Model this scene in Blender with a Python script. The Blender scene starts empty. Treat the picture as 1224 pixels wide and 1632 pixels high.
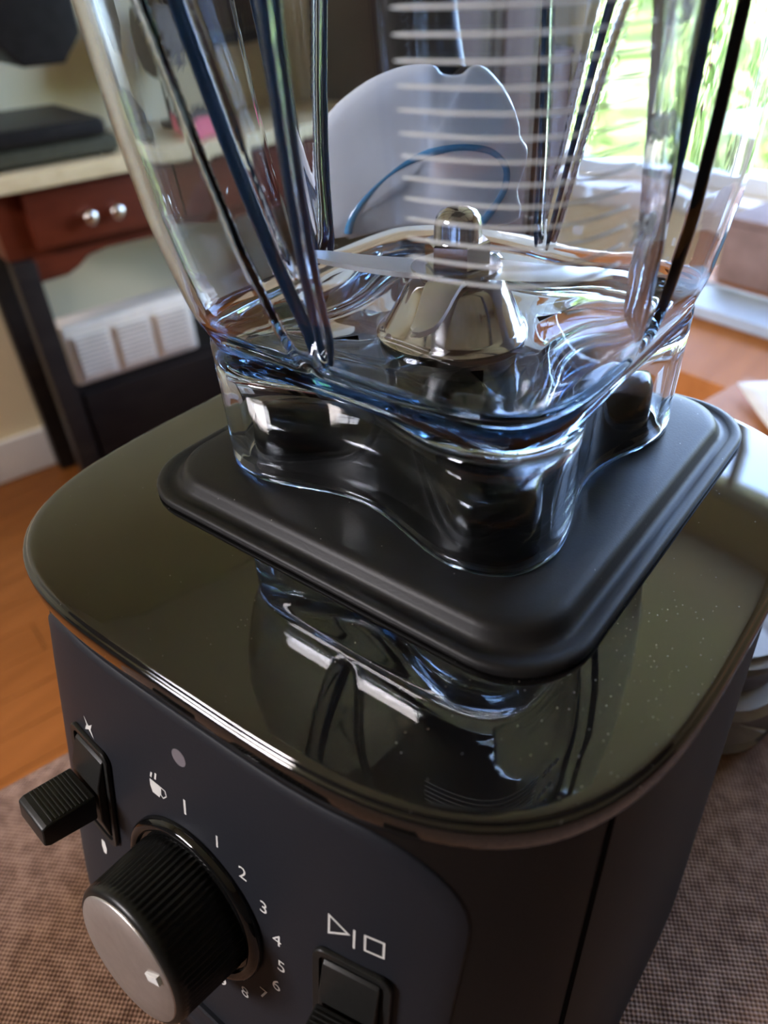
import bpy, bmesh, math, random
import numpy as np
from mathutils import Vector, Matrix

random.seed(7)
SC = bpy.context.scene
COL = SC.collection
Z0 = 0.922                      # world height of the top face of the blender base
MM = 0.001

# ------------------------------------------------------------------ camera
cd = bpy.data.cameras.new('camera')
cam = bpy.data.objects.new('camera', cd)
COL.objects.link(cam)
SC.camera = cam
_fw = Vector((-0.5123747, 0.6119246, -0.6025117)).normalized()
_up = Vector((-0.3435385, 0.4969650, 0.7968733)).normalized()
_rt = _fw.cross(_up).normalized()
_up = _rt.cross(_fw)
cam.matrix_world = Matrix(((_rt.x, _up.x, -_fw.x, 0.10994),
                           (_rt.y, _up.y, -_fw.y, -0.16775),
                           (_rt.z, _up.z, -_fw.z, Z0 + 0.1285),
                           (0, 0, 0, 1)))
cd.sensor_fit = 'HORIZONTAL'
cd.sensor_width = 24.0
cd.lens = 1169.0 * 24.0 / 1224.0
cd.clip_start = 0.01
cd.dof.use_dof = True
cd.dof.focus_distance = 0.205
cd.dof.aperture_fstop = 9.0

# ------------------------------------------------------------------ room frame (turned 14 degrees against the blender)
RA = math.radians(14)
XR = Vector((math.cos(RA), -math.sin(RA), 0))
YR = Vector((math.sin(RA), math.cos(RA), 0))
ROOM = Matrix(((XR.x, YR.x, 0, 0), (XR.y, YR.y, 0, 0), (0, 0, 1, 0), (0, 0, 0, 1)))
BASE = Matrix.Translation((0, 0, Z0)) @ Matrix.Scale(MM, 4)   # millimetres on the blender base -> world
WX0, WX1, WY0, WY1, CEIL = -1.75, 2.4, -2.4, 1.95, 2.5

# ------------------------------------------------------------------ world: an even bright sky, portals in the windows
w = bpy.data.worlds.new('sky')
SC.world = w
w.use_nodes = True
nt = w.node_tree
nt.nodes.clear()
o = nt.nodes.new('ShaderNodeOutputWorld')
b = nt.nodes.new('ShaderNodeBackground')
sk = nt.nodes.new('ShaderNodeTexSky')
sk.sky_type = 'NISHITA'
sk.sun_disc = False
sk.sun_elevation = math.radians(50)
sk.sun_rotation = math.radians(200)
sk.air_density = 0.7
sk.dust_density = 4.0
b.inputs['Strength'].default_value = 1.25
nt.links.new(sk.outputs[0], b.inputs[0])
nt.links.new(b.outputs[0], o.inputs[0])

# windows: (x0, x1, z0, z1) on the far wall and the rear wall
WIN_FAR = (-1.38, 0.45, 0.48, 2.30)
WIN_REAR = (-1.20, -0.25, 1.75, 2.38)


def portal(name, loc, size_x, size_y, direction):
    l = bpy.data.lights.new(name, 'AREA')
    l.shape = 'RECTANGLE'
    l.size, l.size_y = size_x, size_y
    l.cycles.is_portal = True
    ob = bpy.data.objects.new(name, l)
    COL.objects.link(ob)
    d = (ROOM.to_3x3() @ Vector(direction))
    ob.matrix_world = Matrix.Translation(ROOM @ Vector(loc)) @ d.to_track_quat('-Z', 'Z').to_matrix().to_4x4()
    return ob


portal('window_light', ((WIN_FAR[0] + WIN_FAR[1]) / 2, WY1 + 0.06, (WIN_FAR[2] + WIN_FAR[3]) / 2), WIN_FAR[1] - WIN_FAR[0], WIN_FAR[3] - WIN_FAR[2], (0, -1, 0))
portal('window_light', ((WIN_REAR[0] + WIN_REAR[1]) / 2, WY0 - 0.06, (WIN_REAR[2] + WIN_REAR[3]) / 2), WIN_REAR[1] - WIN_REAR[0], WIN_REAR[3] - WIN_REAR[2], (0, 1, 0))

SC.view_settings.view_transform = 'Standard'
SC.view_settings.look = 'None'
SC.view_settings.exposure = 2.55
SC.view_settings.gamma = 1.0
SC.view_settings.use_curve_mapping = False
SC.cycles.max_bounces = 24
SC.cycles.transmission_bounces = 24
SC.cycles.glossy_bounces = 10
SC.cycles.diffuse_bounces = 6
SC.cycles.sample_clamp_indirect = 12
SC.cycles.blur_glossy = 0.4


# ------------------------------------------------------------------ materials
def principled(name, base, rough=0.5, metal=0.0, spec=0.5, coat=0.0, coat_rough=0.05, trans=0.0, ior=1.5):
    m = bpy.data.materials.new(name)
    m.use_nodes = True
    p = m.node_tree.nodes['Principled BSDF']
    p.inputs['Base Color'].default_value = (*base, 1)
    p.inputs['Roughness'].default_value = rough
    p.inputs['Metallic'].default_value = metal
    p.inputs['Specular IOR Level'].default_value = spec
    p.inputs['Coat Weight'].default_value = coat
    p.inputs['Coat Roughness'].default_value = coat_rough
    p.inputs['Transmission Weight'].default_value = trans
    p.inputs['IOR'].default_value = ior
    return m


def N(m, t, **kw):
    n = m.node_tree.nodes.new(t)
    for k, v in kw.items():
        if k.startswith('i_'):
            n.inputs[k[2:].replace('_', ' ')].default_value = v
        else:
            setattr(n, k, v)
    return n


def L(m, a, b_):
    m.node_tree.links.new(a, b_)


def ramp(m, stops):
    r = N(m, 'ShaderNodeValToRGB')
    while len(r.color_ramp.elements) < len(stops):
        r.color_ramp.elements.new(0.5)
    for e, (p, c) in zip(r.color_ramp.elements, stops):
        e.position = p
        e.color = (*c, 1) if len(c) == 3 else c
    return r


def mottled(name, c1, c2, scale=8.0, rough=0.6, stretch=(1, 1, 1), bump=0.0, detail=4, **kw):
    m = principled(name, c1, rough, **kw)
    p = m.node_tree.nodes['Principled BSDF']
    tc = N(m, 'ShaderNodeTexCoord')
    mp = N(m, 'ShaderNodeMapping')
    mp.inputs['Scale'].default_value = stretch
    nz = N(m, 'ShaderNodeTexNoise', i_Scale=scale, i_Detail=detail, i_Roughness=0.6)
    r = ramp(m, [(0.3, c1), (0.7, c2)])
    L(m, tc.outputs['Object'], mp.inputs[0])
    L(m, mp.outputs[0], nz.inputs['Vector'])
    L(m, nz.outputs['Fac'], r.inputs[0])
    L(m, r.outputs[0], p.inputs['Base Color'])
    if bump:
        bp = N(m, 'ShaderNodeBump', i_Strength=bump, i_Distance=0.002)
        L(m, nz.outputs['Fac'], bp.inputs['Height'])
        L(m, bp.outputs[0], p.inputs['Normal'])
    return m


def wood(name, c1, c2, scale=3.0, rough=0.35, axis=1):
    st = [14, 14, 14]
    st[axis] = 1.2
    return mottled(name, c1, c2, scale=scale, rough=rough, stretch=tuple(st), bump=0.08, detail=6)


def make_gloss_black():
    m = principled('gloss_black_plastic', (0.0045, 0.0042, 0.004), 0.03, spec=1.0)
    p = m.node_tree.nodes['Principled BSDF']
    tc = N(m, 'ShaderNodeTexCoord')
    # fine dust grains lying on the gloss, denser in a patch near the right front corner of the pad
    vo = N(m, 'ShaderNodeTexVoronoi', i_Scale=900.0)
    vo.inputs['Randomness'].default_value = 1.0
    L(m, tc.outputs['Object'], vo.inputs['Vector'])
    r = ramp(m, [(0.0, (1, 1, 1)), (0.15, (0, 0, 0))])
    L(m, vo.outputs['Distance'], r.inputs[0])
    sep = N(m, 'ShaderNodeSeparateColor')
    L(m, vo.outputs['Color'], sep.inputs[0])
    geo = N(m, 'ShaderNodeMapping')
    geo.inputs['Location'].default_value = (-0.088, 0.052, -(Z0 - 0.7518))
    L(m, tc.outputs['Object'], geo.inputs[0])
    ln = N(m, 'ShaderNodeVectorMath', operation='LENGTH')
    L(m, geo.outputs[0], ln.inputs[0])
    nz = N(m, 'ShaderNodeTexNoise', i_Scale=70.0, i_Detail=3.0)
    L(m, tc.outputs['Object'], nz.inputs['Vector'])
    mr = N(m, 'ShaderNodeMapRange')
    mr.inputs['From Min'].default_value = 0.0
    mr.inputs['From Max'].default_value = 0.05
    mr.inputs['To Min'].default_value = 1.1
    mr.inputs['To Max'].default_value = 0.09
    L(m, ln.outputs['Value'], mr.inputs['Value'])
    ml = N(m, 'ShaderNodeMath', operation='MULTIPLY')
    L(m, mr.outputs[0], ml.inputs[0])
    L(m, nz.outputs['Fac'], ml.inputs[1])
    lt = N(m, 'ShaderNodeMath', operation='LESS_THAN')
    L(m, sep.outputs[0], lt.inputs[0])
    L(m, ml.outputs[0], lt.inputs[1])
    mk = N(m, 'ShaderNodeMath', operation='MULTIPLY')
    L(m, r.outputs[0], mk.inputs[0])
    L(m, lt.outputs[0], mk.inputs[1])
    mx = N(m, 'ShaderNodeMix', data_type='RGBA')
    L(m, mk.outputs[0], mx.inputs['Factor'])
    mx.inputs[6].default_value = (0.0045, 0.0042, 0.004, 1)
    mx.inputs[7].default_value = (0.36, 0.34, 0.30, 1)
    L(m, mx.outputs[2], p.inputs['Base Color'])
    mr2 = N(m, 'ShaderNodeMapRange')
    mr2.inputs['To Min'].default_value = 0.03
    mr2.inputs['To Max'].default_value = 0.7
    L(m, mk.outputs[0], mr2.inputs['Value'])
    L(m, mr2.outputs[0], p.inputs['Roughness'])
    return m


def make_rubber():
    m = principled('matte_black_rubber', (0.011, 0.0105, 0.0105), 0.42, spec=0.45)
    p = m.node_tree.nodes['Principled BSDF']
    tc = N(m, 'ShaderNodeTexCoord')
    nz = N(m, 'ShaderNodeTexNoise', i_Scale=1500.0, i_Detail=2.0)
    L(m, tc.outputs['Object'], nz.inputs['Vector'])
    bp = N(m, 'ShaderNodeBump', i_Strength=0.12, i_Distance=0.0003)
    L(m, nz.outputs['Fac'], bp.inputs['Height'])
    L(m, bp.outputs[0], p.inputs['Normal'])
    vo = N(m, 'ShaderNodeTexVoronoi', i_Scale=520.0)
    L(m, tc.outputs['Object'], vo.inputs['Vector'])
    r = ramp(m, [(0.0, (1, 1, 1)), (0.13, (0, 0, 0))])
    L(m, vo.outputs['Distance'], r.inputs[0])
    sep = N(m, 'ShaderNodeSeparateColor')
    L(m, vo.outputs['Color'], sep.inputs[0])
    lt = N(m, 'ShaderNodeMath', operation='LESS_THAN')
    lt.inputs[1].default_value = 0.07
    L(m, sep.outputs[0], lt.inputs[0])
    mk = N(m, 'ShaderNodeMath', operation='MULTIPLY')
    L(m, r.outputs[0], mk.inputs[0])
    L(m, lt.outputs[0], mk.inputs[1])
    mx = N(m, 'ShaderNodeMix', data_type='RGBA')
    L(m, mk.outputs[0], mx.inputs['Factor'])
    mx.inputs[6].default_value = (0.011, 0.0105, 0.0105, 1)
    mx.inputs[7].default_value = (0.3, 0.29, 0.27, 1)
    L(m, mx.outputs[2], p.inputs['Base Color'])
    return m


def make_clear(name, density, color, rough=0.0, ior=1.5):
    m = bpy.data.materials.new(name)
    m.use_nodes = True
    t = m.node_tree
    t.nodes.clear()
    out = t.nodes.new('ShaderNodeOutputMaterial')
    g = t.nodes.new('ShaderNodeBsdfGlass')
    g.inputs['Roughness'].default_value = rough
    g.inputs['IOR'].default_value = ior
    g.inputs['Color'].default_value = (0.985, 0.99, 1, 1)
    t.links.new(g.outputs[0], out.inputs['Surface'])
    if density:
        v = t.nodes.new('ShaderNodeVolumeAbsorption')
        v.inputs['Density'].default_value = density
        v.inputs['Color'].default_value = (*color, 1)
        t.links.new(v.outputs[0], out.inputs['Volume'])
    return m


def make_cloth():
    m = principled('woven_cloth', (0.2, 0.13, 0.1), 0.95, spec=0.15)
    p = m.node_tree.nodes['Principled BSDF']
    tc = N(m, 'ShaderNodeTexCoord')
    mp = N(m, 'ShaderNodeMapping')
    mp.inputs['Rotation'].default_value = (0, 0, math.radians(14))
    L(m, tc.outputs['Object'], mp.inputs[0])
    sx = N(m, 'ShaderNodeSeparateXYZ')
    L(m, mp.outputs[0], sx.inputs[0])

    def wave(sock, k):
        a = N(m, 'ShaderNodeMath', operation='MULTIPLY')
        a.inputs[1].default_value = k
        L(m, sock, a.inputs[0])
        s = N(m, 'ShaderNodeMath', operation='SINE')
        L(m, a.outputs[0], s.inputs[0])
        return s.outputs[0]
    nz = N(m, 'ShaderNodeTexNoise', i_Scale=180.0, i_Detail=4.0)
    L(m, mp.outputs[0], nz.inputs['Vector'])
    a = wave(sx.outputs['X'], 2 * math.pi / 0.0022)
    c = wave(sx.outputs['Y'], 2 * math.pi / 0.0022)
    ml = N(m, 'ShaderNodeMath', operation='MULTIPLY')
    L(m, a, ml.inputs[0])
    L(m, c, ml.inputs[1])
    ad = N(m, 'ShaderNodeMath', operation='MULTIPLY_ADD')
    ad.inputs[1].default_value = 0.42
    L(m, ml.outputs[0], ad.inputs[0])
    L(m, nz.outputs['Fac'], ad.inputs[2])
    r = ramp(m, [(0.2, (0.075, 0.037, 0.022)), (0.55, (0.23, 0.132, 0.088)), (0.9, (0.35, 0.215, 0.15))])
    L(m, ad.outputs[0], r.inputs[0])
    L(m, r.outputs[0], p.inputs['Base Color'])
    bp = N(m, 'ShaderNodeBump', i_Strength=0.7, i_Distance=0.0006)
    L(m, ad.outputs[0], bp.inputs['Height'])
    L(m, bp.outputs[0], p.inputs['Normal'])
    return m


def make_steel():
    m = principled('brushed_steel', (0.56, 0.56, 0.57), 0.13, metal=1.0)
    p = m.node_tree.nodes['Principled BSDF']
    tc = N(m, 'ShaderNodeTexCoord')
    mp = N(m, 'ShaderNodeMapping')
    mp.inputs['Scale'].default_value = (1, 1, 12)
    L(m, tc.outputs['Object'], mp.inputs[0])
    nz = N(m, 'ShaderNodeTexNoise', i_Scale=160.0, i_Detail=3.0)
    L(m, mp.outputs[0], nz.inputs['Vector'])
    r = ramp(m, [(0.3, (0.07, 0.07, 0.07)), (0.8, (0.16, 0.16, 0.16))])
    L(m, nz.outputs['Fac'], r.inputs[0])
    L(m, r.outputs[0], p.inputs['Roughness'])
    return m


M = {}
M['gloss'] = make_gloss_black()
M['body'] = mottled('satin_black_plastic', (0.0035, 0.0029, 0.0027), (0.005, 0.0042, 0.004), scale=900, rough=0.5, bump=0.02, spec=0.4)
M['rubber'] = make_rubber()
M['panel'] = mottled('matte_slate_panel', (0.012, 0.0135, 0.018), (0.014, 0.0155, 0.0205), scale=1200, rough=0.5, bump=0.03)
M['seam'] = principled('seam_black', (0.0015, 0.0015, 0.0015), 0.9, spec=0.05)
M['boss'] = principled('boss_black', (0.004, 0.004, 0.004), 0.16, spec=0.3)
M['knob'] = mottled('black_knob_plastic', (0.006, 0.006, 0.0055), (0.009, 0.009, 0.008), scale=700, rough=0.33)
M['paddle'] = mottled('black_switch_plastic', (0.011, 0.011, 0.0105), (0.015, 0.015, 0.014), scale=700, rough=0.38)
M['ring'] = principled('gloss_ring', (0.004, 0.004, 0.004), 0.06)
M['cap'] = mottled('knob_cap_grey', (0.46, 0.43, 0.41), (0.52, 0.49, 0.47), scale=300, rough=0.34, metal=0.8)
M['print'] = principled('white_print', (0.62, 0.62, 0.60), 0.6)
M['led'] = principled('grey_lens', (0.16, 0.15, 0.17), 0.25)
M['clear'] = make_clear('clear_blue_tinted_plastic', 27.0, (0.0, 0.30, 0.52))
M['bandblue'] = principled('refraction_navy', (0.012, 0.036, 0.080), 0.12, spec=0.4)  # opaque colour in place of the dark bands that refraction makes
M['mark'] = principled('frosted_mark', (0.80, 0.82, 0.80), 0.5, trans=0.35, ior=1.3)
M['steel'] = make_steel()
M['blade'] = mottled('blade_steel', (0.80, 0.78, 0.74), (0.88, 0.86, 0.82), scale=120, rough=0.38, metal=1.0)
M['silver'] = mottled('silver_grey_plastic', (0.68, 0.71, 0.78), (0.76, 0.79, 0.85), scale=60, rough=0.25, metal=0.0)
M['bluetrim'] = principled('blue_clear_trim', (0.06, 0.25, 0.48), 0.12, spec=0.6)
M['dark'] = principled('dark_grip', (0.02, 0.017, 0.015), 0.4)
M['cloth'] = make_cloth()
M['table'] = wood('orange_oak', (0.40, 0.15, 0.045), (0.52, 0.21, 0.07), rough=0.55, axis=1)
M['table'].node_tree.nodes['Principled BSDF'].inputs['Specular IOR Level'].default_value = 0.2
M['wall'] = mottled('cream_paint', (0.75, 0.645, 0.41), (0.79, 0.685, 0.45), scale=3, rough=0.8)
M['umber'] = mottled('low_bounce_umber', (0.09, 0.065, 0.048), (0.11, 0.08, 0.06), scale=3, rough=0.85)  # unseen rear and right walls, kept dark to cut bounced light
M['ceil'] = mottled('ceiling_paint', (0.84, 0.78, 0.62), (0.87, 0.81, 0.66), scale=3, rough=0.9)
M['white'] = mottled('white_paint', (0.74, 0.73, 0.70), (0.78, 0.77, 0.74), scale=12, rough=0.5)
M['floor'] = wood('orange_floorboards', (0.15, 0.05, 0.0105), (0.21, 0.073, 0.017), rough=0.35, axis=1)
M['gap'] = principled('floor_gap', (0.05, 0.02, 0.01), 0.9)
M['redwood'] = wood('red_mahogany', (0.075, 0.013, 0.005), (0.11, 0.021, 0.008), rough=0.35, axis=1)
M['darkwood'] = wood('dark_walnut', (0.045, 0.026, 0.017), (0.075, 0.045, 0.028), rough=0.45, axis=2)
M['brown'] = wood('brown_wood', (0.085, 0.05, 0.042), (0.12, 0.075, 0.06), rough=0.5, axis=2)
M['blackwood'] = wood('black_brown_wood', (0.012, 0.009, 0.008), (0.02, 0.015, 0.012), rough=0.45, axis=1)
M['tan'] = mottled('tan_stone', (0.52, 0.40, 0.22), (0.62, 0.50, 0.30), scale=35, rough=0.35)
M['black'] = mottled('black_casing', (0.010, 0.009, 0.008), (0.016, 0.014, 0.013), scale=60, rough=0.4)
M['olive'] = mottled('dark_olive_casing', (0.05, 0.047, 0.03), (0.065, 0.06, 0.04), scale=50, rough=0.4)
M['beige'] = mottled('beige_plastic', (0.62, 0.52, 0.40), (0.68, 0.58, 0.46), scale=30, rough=0.5)
M['slat'] = mottled('grey_beige_slats', (0.30, 0.26, 0.21), (0.36, 0.31, 0.26), scale=30, rough=0.5)
M['nickel'] = principled('nickel', (0.62, 0.58, 0.52), 0.2, metal=1.0)
M['pink'] = mottled('pink_card', (0.55, 0.09, 0.13), (0.62, 0.13, 0.17), scale=20, rough=0.6)
M['grey'] = mottled('warm_grey_fabric', (0.10, 0.085, 0.075), (0.15, 0.13, 0.115), scale=60, rough=0.9)
M['lid'] = mottled('grey_plastic', (0.34, 0.33, 0.33), (0.40, 0.39, 0.39), scale=60, rough=0.4)
M['lidband'] = mottled('mauve_grey_plastic', (0.13, 0.12, 0.14), (0.16, 0.15, 0.17), scale=60, rough=0.35)
M['paper'] = mottled('white_paper', (0.78, 0.78, 0.78), (0.84, 0.84, 0.84), scale=60, rough=0.7)
M['paperprint'] = principled('paper_print', (0.40, 0.42, 0.42), 0.7)
M['blue'] = mottled('pale_blue_card', (0.36, 0.47, 0.62), (0.45, 0.55, 0.70), scale=20, rough=0.5)
M['blue2'] = mottled('mid_blue_plastic', (0.10, 0.22, 0.36), (0.14, 0.28, 0.42), scale=20, rough=0.4)
M['mauve'] = mottled('mauve_fabric', (0.20, 0.14, 0.13), (0.32, 0.23, 0.22), scale=24, rough=0.8)
M['offwhite'] = mottled('off_white_plastic', (0.68, 0.68, 0.66), (0.76, 0.76, 0.74), scale=24, rough=0.4)
M['linen'] = mottled('beige_linen', (0.42, 0.37, 0.27), (0.50, 0.44, 0.33), scale=90, rough=0.9)
M['leaf'] = mottled('leaf_green', (0.10, 0.20, 0.05), (0.24, 0.36, 0.12), scale=4, rough=0.5)
M['grass'] = mottled('lawn', (0.17, 0.165, 0.10), (0.24, 0.23, 0.15), scale=6, rough=0.9)
M['pane'] = make_clear('window_glass', 0, (1, 1, 1), ior=1.01)


for _k in ('black', 'olive', 'blackwood', 'darkwood', 'brown', 'grey', 'dark'):
    M[_k].node_tree.nodes['Principled BSDF'].inputs['Specular IOR Level'].default_value = 0.12
for _k in ('panel', 'rubber', 'body'):
    M[_k].node_tree.nodes['Principled BSDF'].inputs['Specular IOR Level'].default_value = 0.2
for _k in ('floor', 'redwood', 'cap'):
    M[_k].node_tree.nodes['Principled BSDF'].inputs['Specular IOR Level'].default_value = 0.2
for _k in ('paddle', 'knob'):
    M[_k].node_tree.nodes['Principled BSDF'].inputs['Specular IOR Level'].default_value = 0.25
for _k in ('table',):
    M[_k].node_tree.nodes['Principled BSDF'].inputs['Specular IOR Level'].default_value = 0.1
# ------------------------------------------------------------------ mesh helpers
def finish(ob, label=None, cat=None, group=None, kind=None):
    if label:
        ob['label'] = label
    if cat:
        ob['category'] = cat
    if group:
        ob['group'] = group
    if kind:
        ob['kind'] = kind
    return ob


def empty(name, loc, label=None, cat=None, group=None, mat=None):
    ob = bpy.data.objects.new(name, None)
    COL.objects.link(ob)
    ob.empty_display_size = 0.02
    ob.matrix_world = mat if mat is not None else Matrix.Translation(loc)
    return finish(ob, label, cat, group)


def meshobj(name, verts, faces, mat, parent=None, xf=None, smooth=True, auto=None, bevel=0):
    """verts in the frame xf (world if None). The object's own frame is its parent's (or the world)."""
    me = bpy.data.meshes.new(name)
    vs = [Vector(v) for v in verts]
    if xf is not None:
        vs = [xf @ v for v in vs]
    if parent is not None:
        pm = parent_world(parent).inverted()
        vs = [pm @ v for v in vs]
    me.from_pydata([tuple(v) for v in vs], [], faces)
    bm = bmesh.new()
    bm.from_mesh(me)
    bmesh.ops.remove_doubles(bm, verts=bm.verts, dist=1e-7)
    bmesh.ops.recalc_face_normals(bm, faces=bm.faces)
    if bevel:
        bmesh.ops.bevel(bm, geom=[e for e in bm.edges if e.calc_face_angle(0) > 0.6], offset=bevel, segments=3, profile=0.6, affect='EDGES')
    bm.to_mesh(me)
    bm.free()
    me.materials.append(mat)
    if smooth:
        for p in me.polygons:
            p.use_smooth = True
        if auto is not None:
            me.set_sharp_from_angle(angle=math.radians(auto))
    ob = bpy.data.objects.new(name, me)
    COL.objects.link(ob)
    if parent is not None:
        ob.parent = parent
    return ob


def parent_world(p):
    m = p.matrix_basis.copy()
    q = p.parent
    while q is not None:
        m = q.matrix_basis @ m
        q = q.parent
    return m


def loft(rings, cap0=False, cap1=False, closed=True):
    n = len(rings[0])
    verts = [p for r in rings for p in r]
    faces = []
    for i in range(len(rings) - 1):
        for j in range(n if closed else n - 1):
            k = (j + 1) % n
            faces.append((i * n + j, i * n + k, (i + 1) * n + k, (i + 1) * n + j))
    for flag, i in ((cap0, 0), (cap1, len(rings) - 1)):
        if flag:
            c = len(verts)
            verts.append(tuple(np.mean([np.array(p) for p in rings[i]], axis=0)))
            for j in range(n):
                faces.append((i * n + j, i * n + (j + 1) % n, c))
    return verts, faces


def lathe(profile, n=48, cx=0, cy=0):
    """profile: (r, z) from axis to axis"""
    rings = [[(cx + max(r, 1e-4) * math.cos(2 * math.pi * j / n), cy + max(r, 1e-4) * math.sin(2 * math.pi * j / n), z) for j in range(n)] for r, z in profile]
    return loft(rings, True, True)


def boxvf(x0, x1, y0, y1, z0, z1):
    v = [(x0, y0, z0), (x1, y0, z0), (x1, y1, z0), (x0, y1, z0), (x0, y0, z1), (x1, y0, z1), (x1, y1, z1), (x0, y1, z1)]
    f = [(0, 3, 2, 1), (4, 5, 6, 7), (0, 1, 5, 4), (1, 2, 6, 5), (2, 3, 7, 6), (3, 0, 4, 7)]
    return v, f


def box(name, x0, x1, y0, y1, z0, z1, mat, parent=None, xf=ROOM, bevel=0.002):
    v, f = boxvf(x0, x1, y0, y1, z0, z1)
    return meshobj(name, v, f, mat, parent, xf, smooth=True, auto=35, bevel=bevel)


def prism(pts, d0, d1, axis):
    """closed 2D outline extruded along axis ('x': pts are (y,z); 'y': (x,z); 'z': (x,y))"""
    def mk(p, d):
        return {'x': (d, p[0], p[1]), 'y': (p[0], d, p[1]), 'z': (p[0], p[1], d)}[axis]
    n = len(pts)
    v = [mk(p, d0) for p in pts] + [mk(p, d1) for p in pts]
    f = [tuple(range(n - 1, -1, -1)), tuple(range(n, 2 * n))] + [(i, (i + 1) % n, n + (i + 1) % n, n + i) for i in range(n)]
    return v, f


def rrect(hx, hy, r, n=8, cx=0, cy=0):
    out = []
    for sx, sy, a0 in ((1, 1, 0), (-1, 1, 90), (-1, -1, 180), (1, -1, 270)):
        for k in range(n + 1):
            a = math.radians(a0 + 90 * k / n)
            out.append((cx + sx * (hx - r) + r * math.cos(a), cy + sy * (hy - r) + r * math.sin(a)))
    return out


def tube(path, r, n=10, caps=True):
    pts = [Vector(p) for p in path]
    rings = []
    ref = None
    for i, p in enumerate(pts):
        t = (pts[min(i + 1, len(pts) - 1)] - pts[max(i - 1, 0)]).normalized()
        if ref is None:
            ref = t.orthogonal().normalized()
        u = (ref - t * ref.dot(t)).normalized()
        ref = u
        v_ = t.cross(u)
        rr_ = r[i] if isinstance(r, (list, tuple)) else r
        rings.append([tuple(p + (u * math.cos(2 * math.pi * k / n) + v_ * math.sin(2 * math.pi * k / n)) * rr_) for k in range(n)])
    return loft(rings, caps, caps)


def smoothpath(pts, k=8):
    P = [Vector(p) for p in pts]
    out = []
    for i in range(len(P) - 1):
        a, b_, c, d = P[max(i - 1, 0)], P[i], P[i + 1], P[min(i + 2, len(P) - 1)]
        for j in range(k):
            t = j / k
            out.append(0.5 * ((2 * b_) + (c - a) * t + (2 * a - 5 * b_ + 4 * c - d) * t * t + (3 * b_ - a - 3 * c + d) * t ** 3))
    out.append(P[-1])
    return out


def textmesh(body, size, mat, name, parent, frame, extrude=0.0, bend=None):
    cu = bpy.data.curves.new(name, 'FONT')
    cu.body = body
    cu.size = size
    cu.align_x = 'CENTER'
    cu.align_y = 'CENTER'
    cu.extrude = extrude
    cu.resolution_u = 4
    tmp = bpy.data.objects.new('tmp', cu)
    COL.objects.link(tmp)
    bpy.context.view_layer.update()
    me = bpy.data.meshes.new_from_object(tmp.evaluated_get(bpy.context.evaluated_depsgraph_get()))
    bpy.data.objects.remove(tmp)
    bpy.data.curves.remove(cu)
    pm = parent_world(parent).inverted() if parent is not None else Matrix.Identity(4)
    for v in me.vertices:
        p = bend(v.co) if bend else frame @ v.co
        v.co = pm @ p
    me.name = name
    me.materials.clear()
    me.materials.append(mat)
    ob = bpy.data.objects.new(name, me)
    COL.objects.link(ob)
    ob.parent = parent
    return ob


# ================================================================== ROOM
def wall_with_hole(name, axis, pos, thick, a0, a1, hole, mat):
    """a wall slab along axis ('x' wall runs in y, 'y' wall runs in x) with one rectangular hole"""
    h0, h1, z0, z1 = hole
    parts = [(a0, h0, 0, CEIL), (h1, a1, 0, CEIL), (h0, h1, 0, z0), (h0, h1, z1, CEIL)]
    V, F = [], []
    for (p0, p1, q0, q1) in parts:
        if axis == 'y':
            v, f = boxvf(p0, p1, min(pos, pos + thick), max(pos, pos + thick), q0, q1)
        else:
            v, f = boxvf(min(pos, pos + thick), max(pos, pos + thick), p0, p1, q0, q1)
        F += [tuple(i + len(V) for i in t) for t in f]
        V += v
    me = bpy.data.meshes.new(name)
    me.from_pydata([tuple(ROOM @ Vector(v)) for v in V], [], F)
    me.materials.append(mat)
    ob = bpy.data.objects.new(name, me)
    COL.objects.link(ob)
    return finish(ob, kind='structure')


def window(name, axis, pos, hole, nx, nz):
    h0, h1, z0, z1 = hole
    loc = ((h0 + h1) / 2, pos, z0) if axis == 'y' else (pos, (h0 + h1) / 2, z0)
    e = empty(name, ROOM @ Vector(loc))
    e['kind'] = 'structure'

    def bar(nm, p0, p1, q0, q1, d=0.03, mat=M['white']):
        if axis == 'y':
            return box(nm, p0, p1, pos - d, pos + d, q0, q1, mat, e, bevel=0)
        return box(nm, pos - d, pos + d, p0, p1, q0, q1, mat, e, bevel=0)
    t = 0.05
    bar('frame_side', h0, h0 + t, z0, z1)
    bar('frame_side', h1 - t, h1, z0, z1)
    bar('frame_rail', h0 + t, h1 - t, z0, z0 + t)
    bar('frame_rail', h0 + t, h1 - t, z1 - t, z1)
    xs = [h0 + t + (h1 - h0 - 2 * t) * i / nx for i in range(nx + 1)]
    zs = [z0 + t + (z1 - z0 - 2 * t) * i / nz for i in range(nz + 1)]
    for x in xs[1:-1]:
        bar('mullion', x - 0.015, x + 0.015, z0 + t, z1 - t, 0.02)
    for z in zs[1:-1]:
        for i in range(nx):
            bar('glazing_bar', xs[i] + 0.0151, xs[i + 1] - 0.0151, z - 0.01, z + 0.01, 0.015)
    return e


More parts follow.
